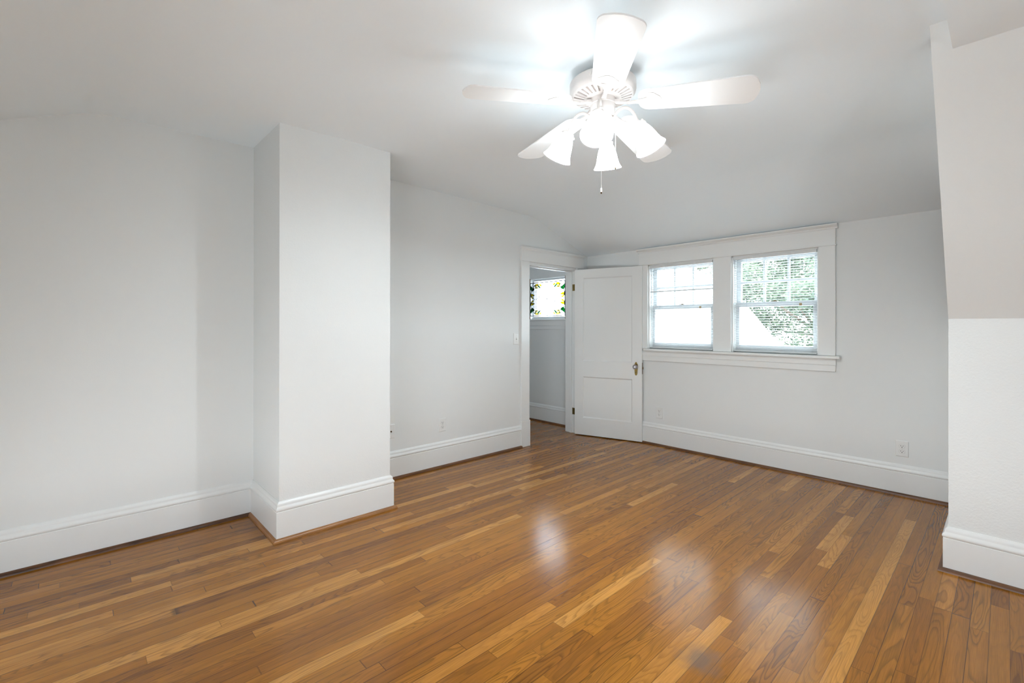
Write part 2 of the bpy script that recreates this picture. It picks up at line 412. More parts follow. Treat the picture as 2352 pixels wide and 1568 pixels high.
# right wall: knee wall, then the slope up to the lower ceiling
SL = (-2.0659-KY)/(2.4121-KZ)
def ysl(z): return KY + SL*(z-KZ)
mb = MB()
mb.box((KX, KY, 0), (XR, KY+.12, KZ))
mb.prism([(KX, KY, KZ), (KX, ysl(2.46), 2.46), (KX, ysl(2.46)+.16, 2.46), (KX, KY+.12, KZ)], (XM-KX, 0, 0))
mb.prism([(XM, KY, KZ), (XM, ysl(ZM), ZM), (XM, ysl(ZM)+.16, ZM), (XM, KY+.12, KZ)], (XR-XM, 0, 0))
mb.box((KX, KY+.12, 0), (KX+.12, 0, 2.083))
mb.prism([(KX, KY+.12, KZ), (KX, ysl(2.415)+.10, 2.415), (KX, ysl(2.415)+.10, 2.56), (KX, -.92, 2.52), (KX, 0, 2.20), (KX, 0, KZ)], (XM-KX, 0, 0))
o = mb.build('wall_right', M['rough_wall']); struct(o, 'textured white knee wall at right with its slope leaning in above', 'wall')

# unseen walls that close the room, with low openings added for fill light
REAR_FILL = [(0.8, 1.25, 0.08, 0.42), (2.2, 3.8, 0.08, 0.49)]
mb = MB(); wall_xz(mb, YF, YF-.16, -TW, XR+.16, 2.33, REAR_FILL)
o = mb.build('wall_front', M['wall']); struct(o, 'white wall behind the viewer with two added fill light openings', 'wall')
GABLE_FILL = (-4.9, -4.3, 0.06, 0.70)  # opening added in the unseen gable wall for fill light
mb = MB()
if GABLE_FILL:
    mb.box((XR, YF, 0), (XR+.14, GABLE_FILL[0], 2.75)); mb.box((XR, GABLE_FILL[1], 0), (XR+.14, KY+.12, 2.75))
    mb.box((XR, GABLE_FILL[0], 0), (XR+.14, GABLE_FILL[1], GABLE_FILL[2])); mb.box((XR, GABLE_FILL[0], GABLE_FILL[3]), (XR+.14, GABLE_FILL[1], 2.75))
    portal('daylight', (XR+.138, (GABLE_FILL[0]+GABLE_FILL[1])/2, (GABLE_FILL[2]+GABLE_FILL[3])/2), (0, PI/2, 0), GABLE_FILL[3]-GABLE_FILL[2], GABLE_FILL[1]-GABLE_FILL[0])
else: mb.box((XR, YF, 0), (XR+.14, KY+.12, 2.75))
o = mb.build('wall_gable', M['wall']); struct(o, 'white gable wall to the right of the viewer', 'wall')
mb = MB()
mb.box((HX-.12, HY, 0), (HX, .16, 2.2)); mb.box((HX-.12, HY-.12, 0), (-1.3, HY, 2.2)); mb.box((-.75, HY-.12, 0), (-TW, HY, 2.2))
mb.box((-1.3, HY-.12, 0), (-.75, HY, 1.3)); mb.box((-1.3, HY-.12, 1.5), (-.75, HY, 2.2))  # slot added in the unseen side wall to brighten the landing
portal('daylight', (-1.025, HY-.115, 1.40), (PI/2, 0, 0), .55, .2)
o = mb.build('wall_hall', M['wall']); struct(o, 'white side walls of the landing beyond the doorway', 'wall')
mb = MB(); mb.box((HX, HY, HZ), (-TW, -.0, HZ+.08))
o = mb.build('ceiling_hall', M['ceiling']); struct(o, 'white ceiling of the landing beyond the doorway', 'ceiling')

for (a, b, c, d) in WINS: portal('daylight', ((a+b)/2, .155, (c+d)/2), (-PI/2, 0, 0), b-a, d-c)
portal('daylight', ((HWIN[0]+HWIN[1])/2, .155, (HWIN[2]+HWIN[3])/2), (-PI/2, 0, 0), HWIN[1]-HWIN[0], HWIN[3]-HWIN[2])
for (a, b, c, d) in REAR_FILL: portal('daylight', ((a+b)/2, YF-.155, (c+d)/2), (PI/2, 0, 0), b-a, d-c)

# ------------------------------------------------------------------ baseboards
BP = [(0, 0), (.020, 0), (.020, .168), (.0165, .1705), (.0215, .176), (.0235, .183), (.0215, .190), (.015, .197), (.0135, .2035), (.0145, .209), (.0115, .2165), (.006, .2215), (.004, .2256), (0, .2256)]
SP = [(.0205, 0)] + [(.0205+.019*math.cos(a), .019*math.sin(a)) for a in [i*PI/12 for i in range(7)]]
def baseboard(name, path, shoe, label):
    o = sweep(MB(), path, BP).build(name, M['trim'], smooth=True, angle=35)
    struct(o, label, 'baseboard')
    s = sweep(MB(), path, SP).build('shoe_molding', shoe, o, smooth=True, angle=35)
    s['label'] = 'brown stained wood shoe molding'
    return o
# the room lies to the left of travel
baseboard('baseboard_left', [(0, C1), (0, YF)], M['shoe_dark'], 'tall white baseboard on the left wall, left of the chimney breast')
baseboard('baseboard_chimney', [(0, C2), (CD, C2), (CD, C1), (0, C1)], M['shoe_oak'], 'tall white baseboard wrapped around the chimney breast')
baseboard('baseboard_doorway', [(0, -1.122), (0, C2)], M['shoe_mid'], 'white baseboard between the chimney breast and the doorway')
baseboard('baseboard_back', [(KX, 0), (0, 0)], M['shoe_mid'], 'white baseboard along the wall under the windows')
baseboard('baseboard_right', [(XR, KY), (KX, KY), (KX, 0)], M['shoe_mid'], 'white baseboard along the knee wall at right')
baseboard('baseboard_hall', [(-TW, 0), (HX, 0), (HX, HY)], M['shoe_mid'], 'white baseboard of the landing seen through the doorway')

# ------------------------------------------------------------------ doorway casing
t = empty('trim_1', (0, (DY0+DY1)/2, 0)); struct(t, 'white flat casing and header around the open doorway', 'door casing')
ct = .022
MB().box((0, -1.123, .269), (ct, DY0, 1.928)).build('side_casing', M['trim'], t, bevel=.002)
MB().box((0, DY1+.004, .0), (ct, -.100, 1.928)).build('side_casing', M['trim'], t, bevel=.002)
MB().box((0, -1.127, 0), (.030, DY0+.004, .269)).build('plinth_block', M['trim'], t, bevel=.002)
MB().box((0, -1.127, 1.928), (.030, -.108, 2.040)).build('header_board', M['trim'], t, bevel=.002)
mb = MB(); prof = [(0, 2.040), (.034, 2.040), (.036, 2.046), (.044, 2.054), (.050, 2.060), (.050, 2.074), (.046, 2.077), (0, 2.077)]
mb.prism([(q[0], -1.134, q[1]) for q in prof], (0, 1.134-.100, 0)); mb.build('header_cap', M['trim'], t)
mb = MB()
mb.box((-TW-.002, DY0-.0, 0), (.002, DY0+.006, DZ)); mb.box((-TW-.002, DY1-.006, 0), (.002, DY1, DZ)); mb.box((-TW-.002, DY0, DZ-.006), (.002, DY1, DZ+.0))
mb.box((-TW-.004, DY0-.09, 0), (-TW-.022, DY0+.0, 1.93)); mb.box((-TW-.004, DY1+.0, 0), (-TW-.022, -.06, 1.93)); mb.box((-TW-.004, DY0-.09, DZ), (-TW-.022, -.06, 2.03))
mb.build('jamb', M['trim'], t, bevel=.0015)
mb = MB()
mb.box((-.085, DY1-.018, 0), (-.050, DY1-.006, DZ-.006)); mb.box((-.085, DY0+.006, 0), (-.050, DY0+.018, DZ-.006)); mb.box((-.085, DY0+.018, DZ-.018), (-.050, DY1-.018, DZ-.006))
mb.build('door_stop', M['trim'], t, bevel=.001)

# ------------------------------------------------------------------ door leaf
DA = math.radians(16.86)
dr = empty('door_1', (.031, -.272, 0), DA); struct(dr, 'white two panel door standing open into the room against the window wall', 'door')
DL, DT = .772, .035
T = WM[dr.name]
def leaf_grid(mb, xs, zs, solid):
    for i in range(len(xs)-1):
        for k in range(len(zs)-1):
            if solid(i, k): mb.box((xs[i], 0, zs[k]), (xs[i+1], DT, zs[k+1]))
mb = MB(T); xs = [0, .098, .668, DL]; zs = [.010, .206, .676, .855, 1.802, 1.900]
leaf_grid(mb, xs, zs, lambda i, k: not (i == 1 and k in (1, 3)))
mb.build('door_frame', M['door'], dr)
for za, zb in ((.206, .676), (.855, 1.802)):
    mb = MB(T); mb.box((.110, .011, za+.012), (.656, DT-.011, zb-.012))
    # sloped moulding between frame face and sunk panel
    for yf, yi in ((0.0, .011), (DT, DT-.011)):
        A = [(.098, za), (.668, za), (.668, zb), (.098, zb)]; B = [(.110, za+.012), (.656, za+.012), (.656, zb-.012), (.110, zb-.012)]
        for i in range(4):
            j = (i+1) % 4
            mb.add([(A[i][0], yf, A[i][1]), (A[j][0], yf, A[j][1]), (B[j][0], yi, B[j][1]), (B[i][0], yi, B[i][1])], [(0, 1, 2, 3)])
    mb.build('door_panel', M['door'], dr, recalc=False)
# escutcheon with knob and keyhole
def escutcheon(side):
    y = 0 if side < 0 else DT
    s = -1 if side < 0 else 1
    mb = MB(T); pts = []
    half = [(.004, .8655), (.009, .858), (.012, .849), (.0185, .842), (.0185, .80), (.0165, .77), (.0155, .745), (.012, .730), (.006, .7215), (0, .7195)]
    pts = [(.709+q, z) for q, z in half] + [(.709-q, z) for q, z in reversed(half[:-1])]
    mb.prism([(q, y, z) for q, z in pts], (0, s*.003, 0))
    e = mb.build('escutcheon', M['brass'], dr, bevel=.001); e['label'] = 'aged brass keyhole plate'
    MB(T).lathe([(.004, 0), (.004, .001)], 12, (.709, y+s*.003, .757), (0, s, 0)).box((.7073, y+s*.003, .745), (.7107, y+s*.004, .757)).build('keyhole', M['hole'], e)
    MB(T).lathe([(.016, 0), (.016, .004), (.011, .009), (.009, .022)], 20, (.709, y+s*.003, .815), (0, s, 0)).build('knob_shank', M['brass'], e, smooth=True)
    k = MB(T).lathe([(.012, .020), (.022, .025), (.0265, .034), (.0265, .042), (.021, .050), (.010, .054)], 12, (.709, y+s*.003, .815), (0, s, 0)).build('door_knob', M['knob_glass'], e)
    k['label'] = 'faceted glass door knob'
escutcheon(-1); escutcheon(1)
MB(T).box((DL, .006, .735), (DL+.0015, DT-.006, .859)).box((DL+.0015, .011, .79), (DL+.009, DT-.011, .81)).build('latch_plate', M['bronze'], dr)
for z in (1.704, .256):
    mb = MB(); mb.box((-.046, DY1-.0085, z-.038), (-.006, DY1-.006, z+.038))
    mb.tube([(.022, DY1-.012, z-.038), (.022, DY1-.012, z+.038)], .006)
    mb.box((-.006, DY1-.0085, z-.038), (.022, DY1-.0065, z+.038))
    h = mb.build('hinge', M['brass'], dr); h['label'] = 'brass butt hinge'

# ------------------------------------------------------------------ window casing
t = empty('trim_2', (1.6, 0, 1.0)); struct(t, 'white casing, header and sill framing the pair of windows', 'window casing')
MB().box((.715, 0, 1.012), (.820, -.022, 1.908)).build('side_casing', M['trim'], t, bevel=.002)
MB().box((2.386, 0, 1.012), (2.505, -.022, 1.908)).build('side_casing', M['trim'], t, bevel=.002)
MB().box((1.522, 0, 1.012), (1.687, -.022, 1.908)).build('mullion_casing', M['trim'], t, bevel=.002)
mb = MB(); mb.box((.715, 0, 1.914), (2.505, -.022, 2.046)); mb.build('header_board', M['trim'], t, bevel=.002)
MB().box((.709, 0, 1.904), (2.513, -.029, 1.916)).build('header_bead', M['trim'], t, bevel=.004)
prof = [(0, 2.040), (.028, 2.040), (.032, 2.046), (.034, 2.053), (.044, 2.058), (.052, 2.064), (.058, 2.070), (.058, 2.079), (0, 2.079)]
mb = MB(); mb.prism([(.700, -a, z) for a, z in prof], (2.522-.700, 0, 0)); mb.build('header_cap', M['trim'], t)
MB().box((.790, .03, .989), (2.540, -.062, 1.012)).build('window_stool', M['trim'], t, bevel=.006)
MB().box((.715, 0, .937), (2.508, -.026, .989)).box((.715, 0, .885), (2.505, -.019, .937)).build('apron', M['trim'], t, bevel=.0025)
# hall window casing
t = empty('trim_3', (-.65, 0, 1.3)); struct(t, 'white sill and apron under the stained glass window of the landing', 'window casing')
MB().box((-1.05, .03, 1.325), (-.25, -.045, 1.343)).build('window_stool', M['trim'], t, bevel=.004)
MB().box((-1.02, 0, 1.258), (-.28, -.022, 1.325)).box((-1.02, 0, 1.212), (-.28, -.015, 1.258)).build('apron', M['trim'], t, bevel=.002)

# ------------------------------------------------------------------ windows
def sash(w, name, xa, xb, za, zb, y0, st, br, tr, cols, rows):
    mb = MB(); y1 = y0+.036
    mb.box((xa, y0, za), (xa+st, y1, zb)); mb.box((xb-st, y0, za), (xb, y1, zb))
    mb.box((xa+st, y0, za), (xb-st, y1, za+br)); mb.box((xa+st, y0, zb-tr), (xb-st, y1, zb))
    s = mb.build(name, M['sash'], w, bevel=.002)
    mt = MB()
    gx0, gx1, gz0, gz1 = xa+st, xb-st, za+br, zb-tr
    for i in range(1, cols):
        q = gx0+(gx1-gx0)*i/cols; mt.box((q-.009, y0+.006, gz0), (q+.009, y1-.006, gz1))
    for i in range(1, rows):
        q = gz0+(gz1-gz0)*i/rows; mt.box((gx0, y0+.007, q-.009), (gx1, y1-.007, q+.009))
    if cols > 1: mt.build('muntins', M['sash'], s, bevel=.001)
    MB().box((gx0, y0+.017, gz0), (gx1, y0+.020, gz1)).build('pane', M['pane'], s)
    return s
def window(name, W, label, split, cols, rows):
    xa, xb, za, zb = W
    w = empty(name, ((xa+xb)/2, .06, za)); struct(w, label, 'window')
    mb = MB(); y0, y1 = .0, .16; th = .012
    mb.box((xa, y0, za), (xa+th, y1, zb)); mb.box((xb-th, y0, za), (xb, y1, zb)); mb.box((xa, y0, zb-th), (xb, y1, zb)); mb.box((xa, .03, za), (xb, y1, za+th))
    mb.box((xa+th, .030, za), (xa+th+.010, .042, zb)); mb.box((xb-th-.010, .030, za), (xb-th, .042, zb)); 
    mb.build('window_frame', M['trim'], w, bevel=.0015)
    if split:
        s = sash(w, 'lower_sash', xa+th, xb-th, za+th, 1.472, .044, .040, .055, .040, 1, 1)
        MB().box(((xa+xb)/2-.025, .040, 1.472), ((xa+xb)/2+.025, .075, 1.478)).lathe([(.012, 0), (.012, .010)], 12, ((xa+xb)/2, .06, 1.474), (0, 0, 1)).build('sash_lock', M['bronze'], s)
        sash(w, 'upper_sash', xa+th, xb-th, 1.432, zb-th, .084, .040, .034, .040, cols, rows)
    else:
        sash(w, 'sash', xa+th, xb-th, za+th, zb-th, .044, .022, .022, .022, 1, 1)
    return w
window('window_1', WINS[0], 'left window of the pair, white sash with three by two panes above', True, 3, 2)
window('window_2', WINS[1], 'right window of the pair, green leaves behind its panes', True, 3, 2)
w3 = window('window_3', HWIN, 'small landing window behind the stained glass panel', False, 1, 1)
MB().box((HWIN[0], -.004, HWIN[2]), (HWIN[0]+.010, .030, HWIN[3])).build('side_stop', M['stop_wood'], w3)['label'] = 'brown stained side stop'
MB().box((HWIN[1]-.010, -.004, HWIN[2]), (HWIN[1], .030, HWIN[3])).build('side_stop', M['stop_wood'], w3)['label'] = 'brown stained side stop'

# ------------------------------------------------------------------ mini blinds
def blind(W, label, odd, cordx):
    xa, xb, za, zb = W; xa += .016; xb -= .016
    b = empty('mini_blind', ((xa+xb)/2, .012, zb-.012)); tag(b, label, 'window blind', 'mini blinds in the pair of windows')
    MB().box((xa, -.006, zb-.038), (xb, .026, zb-.012)).build('headrail', M['blind'], b, bevel=.002)
    mb = MB(); top = zb-.052; bot = za+.030; n = 39; half = .0122
    for i in range(n):
        z = top+(bot-top)*i/(n-1)
        tilt = -.14 if not (odd and i == 11) else 0.75
        sec = []
        for q in (-1, -.5, 0, .5, 1):
            sec.append((.010+q*half*math.cos(tilt), z + q*half*math.sin(tilt) + .0018*(1-q*q)))
        vs_ = [(xa, y, zz) for y, zz in sec] + [(xb, y, zz) for y, zz in sec]
        vs_ += [(x, y, zz-.0004) for x, y, zz in vs_]
        f = [(k, k+1, 5+k+1, 5+k) for k in range(4)] + [(10+k, 15+k, 15+k+1, 10+k+1) for k in range(4)]
        f += [(0, 5, 15, 10), (4, 14, 19, 9)]
        mb.add(vs_, f)
    mb.build('slats', M['blind'], b, smooth=True)
    MB().box((xa, .0, za+.010), (xb, .022, za+.020)).build('bottom_rail', M['blind'], b, bevel=.002)
    for fr in (.24, .74):
        x = xa+(xb-xa)*fr; mb = MB()
        for y in (-.0045, .0245): mb.tube([(x, y, za+.02), (x, y, zb-.04)], .0007, 5)
        mb.build('ladder_cord', M['cord'], b)
        MB().box((x-.010, -.0085, zb-.036), (x+.010, -.006, zb-.020)).build('valance_clip', M['plastic'], b)
    mb = MB()
    for k in (0, 1): mb.tube([(cordx+k*.008, -.010, 1.45), (cordx+k*.004, -.010, zb-.038)], .0008, 5)
    c = mb.build('lift_cord', M['cord'], b)
    for k in (0, 1):
        MB().lathe([(.003, .022), (.006, .014), (.0062, .004), (.004, 0)], 10, (cordx+k*.010-.001, -.011, 1.428), (0, 0, 1)).build('tassel', M['tassel'], c, smooth=True)['label'] = 'small wooden tassel'
    wx = xa+(xb-xa)*.18
    MB().tube([(wx, -.012, zb-.03), (wx, -.013, 1.43)], .0022, 6).build('tilt_wand', M['clear'], b)
    return b
blind(WINS[0], 'white mini blind in the left window, one slat tipped out of line', True, 1.386)
blind(WINS[1], 'white mini blind in the right window, leaves showing through', False, 2.252)

# ------------------------------------------------------------------ stained glass panel
px0, px1, pz0, pz1 = -.945, -.335, 1.386, 1.826
sg = empty('stained_glass_panel', ((px0+px1)/2, -.012, pz0)); tag(sg, 'stained glass panel of yellow tulips hanging in the landing window', 'stained glass')
YP = -.012
def uv(X, Y): return (px0+(px1-px0)*X/800.0, pz0+(pz1-pz0)*(1-Y/746.0))
def mir(pts, mx, my): return [((800-a) if mx else a, (746-b) if my else b) for a, b in pts]
def strip(mb, pts, w, y0=YP-.003, y1=YP+.003):
    q = [Vector(uv(*p_)) for p_ in pts]
    for a, b in zip(q, q[1:]):
        d = (b-a)
        if d.length < 1e-6: continue
        d.normalize(); nn = Vector((-d.y, d.x))*w/2; e = d*w*.3
        mb.prism([(v.x, y0, v.y) for v in (a-e+nn, b+e+nn, b+e-nn, a-e-nn)], (0, y1-y0, 0))
mb = MB(); strip(mb, [(0, 0), (800, 0), (800, 746), (0, 746), (0, 0)], .009, YP-.005, YP+.005); mb.build('came_frame', M['lead'], sg)
MB().box((px0, YP-.0008, pz0), (px1, YP+.0008, pz1)).build('clear_glass', M['clear'], sg)
petals = [[(110,48),(140,25),(185,24),(198,45),(176,76),(140,80),(120,68)], [(108,52),(124,64),(142,122),(126,132),(113,92)], [(146,92),(166,88),(182,120),(160,129),(146,120)], [(208,42),(236,30),(272,70),(245,84),(222,64)]]
leaf_small = [[(178,58),(200,58),(232,98),(247,126),(214,116),(190,88)]]
leaf_big = [[(4,60),(40,92),(66,122),(60,178),(30,190),(10,130)], [(66,122),(99,112),(95,152),(60,180)]]
bud = [[(8,248),(40,240),(96,270),(90,292),(50,302),(22,284)], [(8,270),(40,312),(76,322),(80,352),(50,350),(20,322)]]
outl = MB()
for mx in (0, 1):
    for my in (0, 1):
        for nm, shapes, mt in (('yellow_flower', petals, 'pale_yellow' if my else 'yellow'), ('yellow_bud', bud, 'yellow'), ('green_leaf', leaf_big, 'green'), ('flower_leaf', leaf_small, 'green')):
            mb = MB()
            for s_ in shapes:
                q = mir(s_, mx, my); mb.prism([(uv(*v)[0], YP-.0018, uv(*v)[1]) for v in q], (0, .0036, 0)); strip(outl, q+q[:1], .0026)
            mb.build(nm, M[mt], sg)
        for ln, w in (([(112,46),(85,80),(60,125)], .006), ([(30,190),(14,250)], .006), ([(80,352),(110,373)], .0025), ([(245,30),(225,0)], .0022), ([(400,0),(316,86),(400,168)], .0018), ([(270,72),(316,86)], .0016),
                      ([(110,20),(120,0)], .002), ([(60,120),(40,60),(85,10)], .002), ([(140,165),(140,373)], .0028), ([(108,165),(108,373)], .0022), ([(105,165),(255,165)], .0026), ([(105,204),(255,204)], .003),
                      ([(252,165),(252,290)], .0022), ([(140,125),(150,165)], .0022), ([(180,120),(195,165)], .0022), ([(245,126),(255,165)], .0018), ([(140,373),(250,288)], .0034), ([(255,165),(400,165)], .0012), ([(400,168),(400,225),(345,280)], .0014), ([(96,280),(108,290)], .002)):
            strip(outl, mir(ln, mx, my), w)
for cx_, r_ in ((300, 72), (300, 95), (500, 72), (500, 95)):
    strip(outl, [(cx_+r_*math.cos(k*PI/12)*1.0, 373+r_*math.sin(k*PI/12)*1.0) for k in range(25)], .0024)
strip(outl, [(370, 373-60), (430, 373+60)], .003); strip(outl, [(370, 373+60), (430, 373-60)], .003)
outl.build('lead_lines', M['lead'], sg)
for x in (px0+.08, px1-.08):
    MB().tube([(x, YP, pz1), (x, YP, 1.886)], .0012, 6).build('hanging_wire', M['chain'], sg)

# ------------------------------------------------------------------ outlets, switch, cable plate
def plate_tf(pos, wall):      # local: x to the right on the wall, y out of the wall, z up
    if wall == 'back': return Matrix.Translation(pos) @ Matrix(((1,0,0,0),(0,-1,0,0),(0,0,1,0),(0,0,0,1)))
    return Matrix.Translation(pos) @ Matrix(((0,1,0,0),(1,0,0,0),(0,0,1,0),(0,0,0,1)))
def cover(name, T, w, h, parent):
    a, b = w/2, h/2; c = .004
    vs_ = [(-a,0,-b),(a,0,-b),(a,0,b),(-a,0,b),(-a,.003,-b),(a,.003,-b),(a,.003,b),(-a,.003,b),(-a+c,.0065,-b+c),(a-c,.0065,-b+c),(a-c,.0065,b-c),(-a+c,.0065,b-c)]
    fs_ = [(3,2,1,0),(8,9,10,11)] + [(i,(i+1)%4,4+(i+1)%4,4+i) for i in range(4)] + [(4+i,4+(i+1)%4,8+(i+1)%4,8+i) for i in range(4)]
    return MB(T).add(vs_, fs_).build(name, M['plastic'], parent)
def outlet(pos, wall, label):
    e = empty('electrical_outlet', pos); tag(e, label, 'outlet', 'duplex outlets in white plates')
    T = plate_tf(Vector(pos), wall); cover('cover_plate', T, .075, .116, e)
    for s in (1, -1):
        zc_ = s*.0195
        poly = []
        for k in range(24):
            a = 2*PI*k/24; poly.append((.0172*math.cos(a), .0068, zc_+max(-.0135, min(.0135, .0172*math.sin(a)))))
        rim = MB(T); 
        for k in range(24):
            a, b = poly[k], poly[(k+1)%24]
            f_ = 1.10
            def ex(q): return (q[0]*f_, .0061, zc_+(q[2]-zc_)*f_)
            rim.add([ex(a), ex(b), (b[0], .0063, b[2]), (a[0], .0063, a[2])], [(0,1,2,3)])
        r = MB(T).prism([(q[0], .004, q[2]) for q in poly], (0, .0045, 0)).build('receptacle', M['plastic'], e)
        rg = MB(T)
        for k in range(24):
            a, b = poly[k], poly[(k+1)%24]
            def ex(q, f_): return (q[0]*f_, .0068, zc_+(q[2]-zc_)*f_)
            rg.add([ex(a,1.0), ex(b,1.0), ex(b,1.09), ex(a,1.09)], [(0,1,2,3)])
        rg.build('receptacle_gap', M['screw'], r)
        sl = MB(T).box((-.0078, .0084, zc_-.001), (-.0052, .0090, zc_+.0078)).box((.0052, .0084, zc_-.0005), (.0078, .0090, zc_+.0068))
        sl.lathe([(.0030, 0), (.0030, .0006)], 10, (0, .0084, zc_-.0072), (0, 1, 0)); sl.build('slots', M['hole'], r)
    MB(T).lathe([(.0030, 0), (.0028, .0012)], 10, (0, .0064, 0), (0, 1, 0)).build('screw', M['screw'], e)
outlet((2.9165, 0, .343), 'back', 'outlet low on the window wall near the knee wall')
outlet((.9485, 0, .341), 'back', 'outlet low on the window wall beside the open door')
outlet((0, -2.093, .370), 'left', 'outlet on the left wall between chimney breast and doorway')
e = empty('light_switch', (0, -1.184, 1.121)); tag(e, 'white toggle light switch beside the doorway', 'light switch')
T = plate_tf(Vector((0, -1.184, 1.121)), 'left'); cover('cover_plate', T, .073, .115, e)
MB(T).box((-.0055, .0064, -.012), (.0055, .0072, .012)).build('toggle_slot', M['screw'], e)
MB(T).hexa([(-.004,.006,-.006),(.004,.006,-.006),(.004,.006,.004),(-.004,.006,.004),(-.0035,.017,-.013),(.0035,.017,-.013),(.0035,.018,-.007),(-.0035,.018,-.007)]).build('toggle', M['plastic'], e, bevel=.0008)
for z in (.030, -.030): MB(T).lathe([(.0030, 0), (.0028, .0012)], 10, (0, .0064, z), (0, 1, 0)).build('screw', M['screw'], e)
e = empty('cable_plate', (0, -2.600, .389)); tag(e, 'white cable wall plate half hidden behind the chimney breast', 'wall plate')
T = plate_tf(Vector((0, -2.600, .389)), 'left'); cover('cover_plate', T, .073, .115, e)
MB(T).lathe([(.0062, 0), (.0062, .004), (.0045, .004), (.0045, .011)], 12, (0, .0064, 0), (0, 1, 0)).build('cable_jack', M['bronze'], e)
for z in (.041, -.041): MB(T).lathe([(.0026, 0), (.0026, .0010)], 10, (0, .0064, z), (0, 1, 0)).build('screw', M['screw'], e)

# ------------------------------------------------------------------ ceiling fan
FX, FY = 2.147, -2.674
fan = empty('ceiling_fan', (FX, FY, zc(FY))); tag(fan, 'white five blade ceiling fan with four lit bell shades', 'ceiling fan')
O = (FX, FY, 0)
zt = zc(FY) - .014
MB().lathe([(.068, zt), (.072, zt-.010), (.070, zt-.026), (.052, zt-.042), (.050, zt-.052)], 36, O).build('canopy', M['fan'], fan, smooth=True)
# motor housing: drum, then a dished underside with radial vents
seg = 96
prof = [(.050, 2.400), (.125, 2.398), (.146, 2.392), (.154, 2.384), (.154, 2.352), (.151, 2.340), (.142, 2.330)]
MB().lathe(prof, seg, O, cap=False).build('motor_housing', M['fan'], fan, smooth=True)
mb = MB(); vs_ = []; rad = [(.142, 2.330), (.134, 2.325), (.086, 2.314), (.078, 2.312), (.055, 2.312)]
nb = 30; sub = [0.0, .62, .62, 1.0]
for j in range(nb):
    a0 = 2*PI*j/nb; a1 = 2*PI*(j+.60)/nb; a2 = 2*PI*(j+1)/nb
    def P(r, z, a): return (FX+r*math.cos(a), FY+r*math.sin(a), z)
    for (ra, za), (rb, zb) in zip(rad, rad[1:]):
        mb.add([P(ra,za,a0), P(rb,zb,a0), P(rb,zb,a1), P(ra,za,a1)], [(0,1,2,3)])
        if not (abs(ra-.134) < 1e-6):
            mb.add([P(ra,za,a1), P(rb,zb,a1), P(rb,zb,a2), P(ra,za,a2)], [(0,1,2,3)])
        else:
            h = .012
            mb.add([P(ra,za+h,a1), P(rb,zb+h,a1), P(rb,zb+h,a2), P(ra,za+h,a2)], [(0,1,2,3)])
            mb.add([P(ra,za,a1), P(rb,zb,a1), P(rb,zb+h,a1), P(ra,za+h,a1)], [(0,1,2,3)])
            mb.add([P(ra,za,a2), P(rb,zb,a2), P(rb,zb+h,a2), P(ra,za+h,a2)], [(0,1,2,3)])
            mb.add([P(ra,za,a1), P(ra,za,a2), P(ra,za+h,a2), P(ra,za+h,a1)], [(0,1,2,3)])
            mb.add([P(rb,zb,a1), P(rb,zb,a2), P(rb,zb+h,a2), P(rb,zb+h,a1)], [(0,1,2,3)])
mb.build('vented_underside', M['fan'], fan, recalc=False)
MB().lathe([(.060, 2.312), (.060, 2.288), (.058, 2.286)], 40, O).build('flywheel', M['fan'], fan, smooth=True)
MB().lathe([(.057, 2.286), (.057, 2.238), (.052, 2.232)], 40, O).build('switch_housing', M['fan'], fan, smooth=True)
MB().lathe([(.046, 2.232), (.050, 2.222), (.050, 2.188), (.042, 2.172), (.020, 2.160), (.013, 2.150), (.009, 2.138), (.002, 2.132)], 32, O).build('light_kit', M['fan'], fan, smooth=True)
MB().lathe([(.010, 0), (.008, .006)], 16, (FX+.04, FY-.148, 2.366), (.26, -.96, 0)).build('reverse_switch', M['fan'], fan)
# blades
TH0, PITCHB, R0, R1 = .4148, math.radians(10.0), .165, .66
def blade_outline():
    pts = []
    w0, w1 = .068, .085
    # root end, rounded corners; r runs along, s across
    def arc(cx_, cy_, rx, ry, a0, a1, n):
        return [(cx_+rx*math.cos(a0+(a1-a0)*k/n), cy_+ry*math.sin(a0+(a1-a0)*k/n)) for k in range(n+1)]
    pts += arc(R0+.05, -(w0-.045), .05, .045, PI, 1.5*PI, 8)
    pts += arc(R1-.055, -(w1-.045), .045, .045, 1.5*PI, 2*PI-.55, 7)
    pts += [(R1-.004, -.030), (R1, 0), (R1-.004, .030)]
    pts += arc(R1-.055, (w1-.045), .045, .045, .55, .5*PI, 7)
    pts += arc(R0+.05, (w0-.045), .05, .045, .5*PI, PI, 8)
    return pts
FTILT = Matrix.Rotation(-math.atan(.051), 4, 'X')      # the rotor hangs a little out of level
def blade_tf(k):
    th = TH0 + k*2*PI/5
    droop = Matrix.Rotation(math.atan2(.040, .56), 4, 'Y')
    return Matrix.Translation((FX, FY, 2.2935)) @ FTILT @ Matrix.Rotation(th, 4, 'Z') @ droop @ Matrix.Rotation(-PITCHB, 4, 'X')
